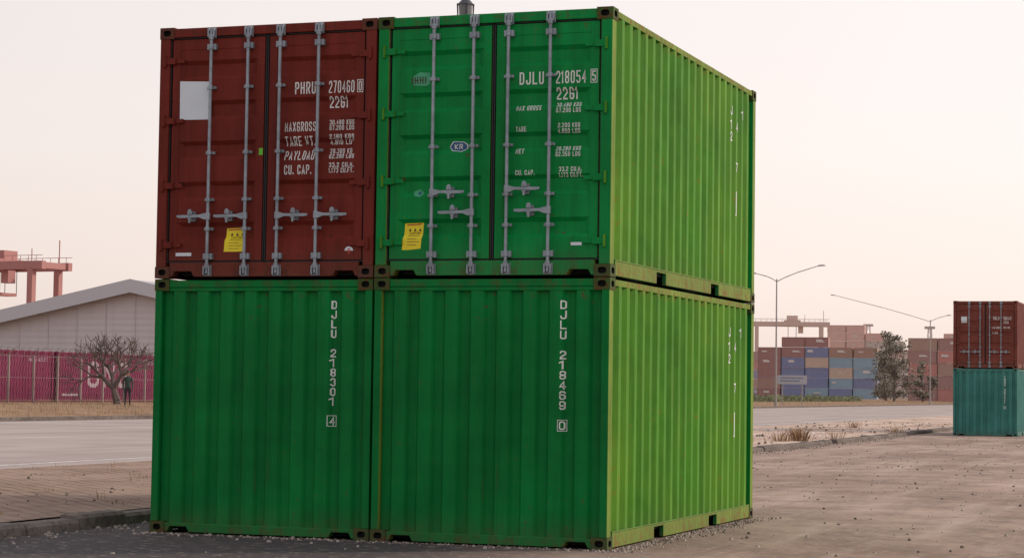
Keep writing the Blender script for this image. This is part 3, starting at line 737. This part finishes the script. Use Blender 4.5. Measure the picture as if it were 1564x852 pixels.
# ------------------------------------------------------------------ far container stacks
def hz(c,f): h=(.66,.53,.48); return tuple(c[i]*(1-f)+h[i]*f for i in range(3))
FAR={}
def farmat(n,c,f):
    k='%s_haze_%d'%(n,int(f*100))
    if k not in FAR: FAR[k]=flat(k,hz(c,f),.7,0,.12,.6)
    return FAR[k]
PAL={'m':('maroon',(.20,.03,.035)),'b':('blue',(.015,.10,.33)),'e':('beige',(.46,.33,.25)),'n':('brown',(.24,.10,.06)),'l':('light_blue',(.09,.28,.42)),'w':('white',(.55,.52,.50)),'g':('green',(.05,.2,.1)),'s':('salmon',(.62,.20,.14)),'r':('red',(.40,.05,.04)),'y':('grey',(.32,.31,.31))}
def stack(name,x,y,rows,f,pw=6.06,z0=.45,gap=.25):
    E=empty(name,(x,y,z0)); groups={}
    for j,row in enumerate(rows):
        for i,ch in enumerate(row):
            if ch==' ': continue
            b=groups.setdefault(ch,B()); xa=i*(pw+gap)+random.uniform(-.08,.08); z=j*2.66; dy=random.uniform(-.15,.15)
            prof=corr(.12,pw-.12,.40,.14,.08,0,.06)
            for (s0,d0),(s1,d1) in zip(prof[:-1],prof[1:]):
                b.face([(xa+s0,d0+dy,z+.12),(xa+s1,d1+dy,z+.12),(xa+s1,d1+dy,z+2.48),(xa+s0,d0+dy,z+2.48)])
            b.box(xa,xa+.12,dy-.02,dy+.1,z,z+2.59); b.box(xa+pw-.12,xa+pw,dy-.02,dy+.1,z,z+2.59); b.box(xa+.12,xa+pw-.12,dy-.01,dy+.1,z+.01,z+.13); b.box(xa+.12,xa+pw-.12,dy-.01,dy+.1,z+2.47,z+2.58)
            b.box(xa+.02,xa+pw-.02,dy+.11,dy+2.43,z+.02,z+2.57)
            if random.random()<.45:
                bw=groups.setdefault('w' if ch!='w' else 'y',B()); q=random.uniform(.5,3); hh=random.uniform(.3,.8); bw.face([(xa+q,dy-.06,z+1.3),(xa+q+random.uniform(.8,2.4),dy-.06,z+1.3),(xa+q+1.4,dy-.06,z+1.3+hh),(xa+q,dy-.06,z+1.3+hh)])
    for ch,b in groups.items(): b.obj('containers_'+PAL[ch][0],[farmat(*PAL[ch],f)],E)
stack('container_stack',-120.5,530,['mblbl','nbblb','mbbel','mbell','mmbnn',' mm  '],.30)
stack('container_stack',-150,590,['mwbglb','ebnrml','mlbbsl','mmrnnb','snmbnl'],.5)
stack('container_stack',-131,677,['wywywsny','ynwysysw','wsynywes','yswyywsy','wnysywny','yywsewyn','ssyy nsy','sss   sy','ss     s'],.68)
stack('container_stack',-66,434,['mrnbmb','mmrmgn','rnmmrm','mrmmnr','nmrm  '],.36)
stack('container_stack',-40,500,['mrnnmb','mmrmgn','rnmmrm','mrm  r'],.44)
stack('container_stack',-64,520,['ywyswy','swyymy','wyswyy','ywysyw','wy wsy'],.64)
b=B()
for (tx,ty,h) in ((-118,680,24),(-92,640,22)):
    for sx in (-1,1):
        for sy in (-1,1): b.tube((tx+sx*1.2,ty+sy*1.2,.4),(tx+sx*.5,ty+sy*.5,h),.12,n=4)
    for k in range(10):
        z=.4+k*h/10; q=1.2-.07*k
        for sx,sy,ex,ey in ((-1,-1,1,-1),(1,-1,1,1),(1,1,-1,1),(-1,1,-1,-1)): b.tube((tx+sx*q,ty+sy*q,z),(tx+ex*q,ty+ey*q,z+h/10),.07,n=3)
    b.box(tx-1.6,tx+1.6,ty-.4,ty+.4,h,h+.8)
b.obj('lattice_tower',[flat('tower_grey',(.50,.42,.40),.7)])
E=empty('guard_house',(-92,330,.45)); b=B(); b.box(0,9,0,5,0,2.8,0); b.prism([(-.6,2.8),(9.6,2.8),(9.2,3.4),(-.2,3.4)],-.6,5.6,mi=1); b.obj('walls_and_roof',[flat('wall_hazy',(.42,.50,.52),.7),flat('roof_blue',(.25,.36,.42),.7)],E)  # wall and roof colours include painted distance haze
b=B()
for k in range(3): b.box(1+k*2.8,2.3+k*2.8,-.03,-.003,1.0,2.1)
b.obj('windows',[flat('window_dark2',(.16,.18,.2),.2)],E)
E=empty('road_sign',(-46.2,217,.3),(0,0,.1)); b=B(); b.box(0,3.3,-.04,.04,2.3,3.3,0); b.box(.5,.62,.045,.14,0,3.2,1); b.box(2.7,2.82,.045,.14,0,3.2,1)
b.obj('board_and_posts',[flat('sign_grey',(.38,.37,.39),.6,0,.05),M['pole']],E)
b=B()
for k in range(2): b.box(.3,2.9-.4*k,-.052,-.044,2.95-.33*k,3.07-.33*k)
b.obj('lettering',[flat('sign_ink',(.15,.18,.28),.6)],E)

# ------------------------------------------------------------------ street lamps
def lamp(name,loc,H,arms,r=.11,rot=0):
    E=empty(name,loc,(0,0,rot)); b=B(); b.tube((0,0,-.1),(0,0,.25),.22,.2,n=10); b.tube((0,0,.2),(0,0,H),r,r*.6,n=10)
    for (l,dz) in arms:
        pts=[Vector((0,0,H-.3))]+[Vector((l*t,0,H-.3+.3*min(1,t*3)+dz*t)) for t in (.2,.5,1)]
        for a,c in zip(pts[:-1],pts[1:]): b.tube(a,c,.05,.04,n=6)
        s=1 if l>0 else -1; e=pts[-1]
        b.prism([(e.x-s*.1,e.z-.06),(e.x+s*.7,e.z-.01),(e.x+s*.8,e.z+.04),(e.x+s*.5,e.z+.12),(e.x,e.z+.08)],-.14,.14)
    b.obj('pole_and_arms',[M['pole']],E); return E
lamp('street_lamp',(-44.6,209,.3),13.7,[(-2.3,.6),(4.6,1.4)],.11)
lamp('street_lamp',(-45.7,328.7,.3),13.5,[(-15.6,4.0),(2.6,.7)],.12)
lamp('street_lamp',(-47.5,470,.3),13.5,[(-2.3,.6),(3.6,1.2)],.12)
E=empty('yard_light',(-5.53,10.5,0)); b=B(); b.tube((0,0,0),(0,0,.3),.13,n=10); b.tube((0,0,.2),(0,0,7.06),.07,.05,n=10)
b.tube((0,0,7.03),(0,0,7.13),.10,.115,n=12); b.tube((0,0,7.31),(0,0,7.39),.135,.06,n=12); b.tube((0,0,7.39),(0,0,7.44),.03,.02,n=8); b.tube((0,0,7.13),(0,0,7.31),.095,.11,n=12,mi=1)
for k in range(4):
    a=k*math.pi/2+.5; b.tube((.115*math.cos(a),.115*math.sin(a),7.11),(.125*math.cos(a),.125*math.sin(a),7.33),.012,n=4)
b.obj('post_and_lantern',[flat('lamp_dark',(.04,.04,.05),.5),flat('lamp_glass_dark',(.13,.14,.15),.2)],E)

# ------------------------------------------------------------------ person
def person(loc,rot):
    E=empty('person',loc,(0,0,rot))
    V=[];Ed=[];R_=[]
    def v(x,y,z,r): V.append((x,y,z)); R_.append(r); return len(V)-1
    pel=v(0,0,.93,.145); ab=v(0,.0,1.08,.135); ch=v(0,.0,1.28,.155); up=v(0,.01,1.41,.12); nk=v(0,.0,1.50,.052); hd0=v(0,-.01,1.58,.075); hd=v(0,-.015,1.67,.095); tp=v(0,0,1.73,.065)
    Ed+=[(pel,ab),(ab,ch),(ch,up),(up,nk),(nk,hd0),(hd0,hd),(hd,tp)]
    for s in (-1,1):
        sh=v(s*.19,0,1.40,.062); el=v(s*.25,.03,1.12,.045); wr=v(s*.235,-.06,.88,.03); pa=v(s*.23,-.08,.81,.034)
        Ed+=[(up,sh),(sh,el),(el,wr),(wr,pa)]
        for k in range(4):
            f1=v(s*.23,-.105+.018*k,.755,.009); f2=v(s*.225,-.110+.019*k,.715+.006*abs(k-1),.008); Ed+=[(pa,f1),(f1,f2)]
        t1=v(s*.215,-.125,.79,.010); t2=v(s*.21,-.14,.755,.009); Ed+=[(pa,t1),(t1,t2)]
        hp=v(s*.09,0,.88,.10); kn=v(s*.11,-.02,.49,.062); an=v(s*.12,.02,.10,.042); he=v(s*.12,.03,.045,.04); to=v(s*.14,-.16,.03,.035)
        Ed+=[(pel,hp),(hp,kn),(kn,an),(an,he),(he,to)]
    me=bpy.data.meshes.new('body'); me.from_pydata(V,Ed,[]); o=bpy.data.objects.new('body',me); COL.objects.link(o); o.parent=E
    o.modifiers.new('skin','SKIN')
    for i,sv in enumerate(me.skin_vertices[0].data): sv.radius=(R_[i],R_[i]); sv.use_root=(i==0)
    o.modifiers.new('sub','SUBSURF').render_levels=1
    m,nt,b_=new_mat('clothes_and_skin'); t=coords(nt); sp=N(nt,'ShaderNodeSeparateXYZ'); nt.links.new(t,sp.inputs[0])
    z=sp.outputs[2]
    c=mix(nt,mth(nt,'GREATER_THAN',z,.90),(.025,.025,.03),(.03,.055,.045)); c=mix(nt,mth(nt,'GREATER_THAN',z,1.51),c,(.35,.2,.14)); c=mix(nt,mth(nt,'LESS_THAN',z,.86),c,(.025,.025,.03))
    c=mix(nt,mth(nt,'LESS_THAN',z,.08),c,(.02,.02,.02)); nt.links.new(c,b_.inputs['Base Color']); b_.inputs['Roughness'].default_value=.85
    me.materials.append(m)
    b=B(); b.tube((0,.02,1.66),(0,.01,1.79),.112,.07,n=12); b.obj('hair',[flat('hair_black',(.015,.013,.012),.6)],E)
    b=B(); b.prism([(-.15,1.0),(.15,1.0),(.16,1.3),(.11,1.46),(-.11,1.46),(-.16,1.3)],.13,.30); b.obj('backpack',[flat('backpack_black',(.02,.02,.025),.7)],E,bevel=.03)
    b=B()
    for s in (-1,1): b.tube((s*.035,-.105,1.67),(s*.035,-.115,1.67),.011,n=6,mi=1); b.tube((s*.095,-.0,1.67),(s*.11,.0,1.67),.025,.02,n=6)
    b.tube((0,-.10,1.66),(0,-.13,1.635),.008,.016,n=6); b.box(-.025,.025,-.112,-.10,1.598,1.606,1)
    b.obj('face',[flat('skin',(.35,.2,.14),.6),M['gasket']],E)
person((-49.65,77.9,.43),math.radians(30))

# ------------------------------------------------------------------ sky and light
w=bpy.data.worlds.new('World'); S.world=w; w.use_nodes=True; nt=w.node_tree; bg=nt.nodes['Background']
SUN=Vector((.72,.50,.46)).normalized(); el=math.asin(SUN.z); az=math.atan2(SUN.x,SUN.y)
sk=N(nt,'ShaderNodeTexSky',sky_type='NISHITA'); sk.sun_disc=False; sk.sun_elevation=el; sk.sun_rotation=az; sk.dust_density=4
tc=N(nt,'ShaderNodeTexCoord'); sp=N(nt,'ShaderNodeSeparateXYZ'); nt.links.new(tc.outputs['Generated'],sp.inputs[0])
r=N(nt,'ShaderNodeValToRGB'); nt.links.new(sp.outputs[2],r.inputs[0]); cr=r.color_ramp
cr.elements[0].position=0; cr.elements[0].color=(.78,.635,.57,1); cr.elements[1].position=1; cr.elements[1].color=(.60,.60,.66,1)
for p,c in ((.05,(.845,.73,.67)),(.11,(.85,.765,.725)),(.19,(.81,.75,.735)),(.4,(.72,.70,.72))):
    e=cr.elements.new(p); e.color=(*c,1)
dt=N(nt,'ShaderNodeVectorMath',operation='DOT_PRODUCT'); nt.links.new(tc.outputs['Generated'],dt.inputs[0]); dt.inputs[1].default_value=SUN
gl=N(nt,'ShaderNodeMapRange'); gl.inputs[1].default_value=-.2; gl.inputs[2].default_value=1; gl.inputs[3].default_value=.98; gl.inputs[4].default_value=1.45; nt.links.new(dt.outputs['Value'],gl.inputs[0])
cl=N(nt,'ShaderNodeVectorMath',operation='SCALE'); nt.links.new(r.outputs[0],cl.inputs[0]); nt.links.new(mth(nt,'MULTIPLY',gl.outputs[0],10.5),cl.inputs[3])
c=mix(nt,.92,sk.outputs[0],cl.outputs[0]); nt.links.new(c,bg.inputs[0]); bg.inputs[1].default_value=.1
sl=bpy.data.lights.new('sun','SUN'); sl.energy=2.4; sl.angle=math.radians(4); sl.color=(1,.88,.74)
so=bpy.data.objects.new('sun',sl); COL.objects.link(so); so.rotation_euler=(-SUN).to_track_quat('-Z','Y').to_euler(); so.location=(20,0,30)
S.view_settings.view_transform='Standard'; S.view_settings.look='None'; S.view_settings.exposure=0
# ------------------------------------------------------------------ camera
a,bb_,c_=-0.34133,0.05197,0.01424
f=Vector((math.sin(a)*math.cos(bb_),math.cos(a)*math.cos(bb_),math.sin(bb_))); rr=Vector((math.cos(a),-math.sin(a),0)); uu=rr.cross(f)
r2=rr*math.cos(c_)+uu*math.sin(c_); u2=-rr*math.sin(c_)+uu*math.cos(c_)
cam=bpy.data.cameras.new('camera'); co=bpy.data.objects.new('camera',cam); COL.objects.link(co)
co.matrix_world=Matrix(((r2.x,u2.x,-f.x,5.91175),(r2.y,u2.y,-f.y,-19.43301),(r2.z,u2.z,-f.z,1.50408),(0,0,0,1)))
cam.lens=36*3255.94/1564; cam.clip_end=9000; cam.clip_start=.5; S.camera=co
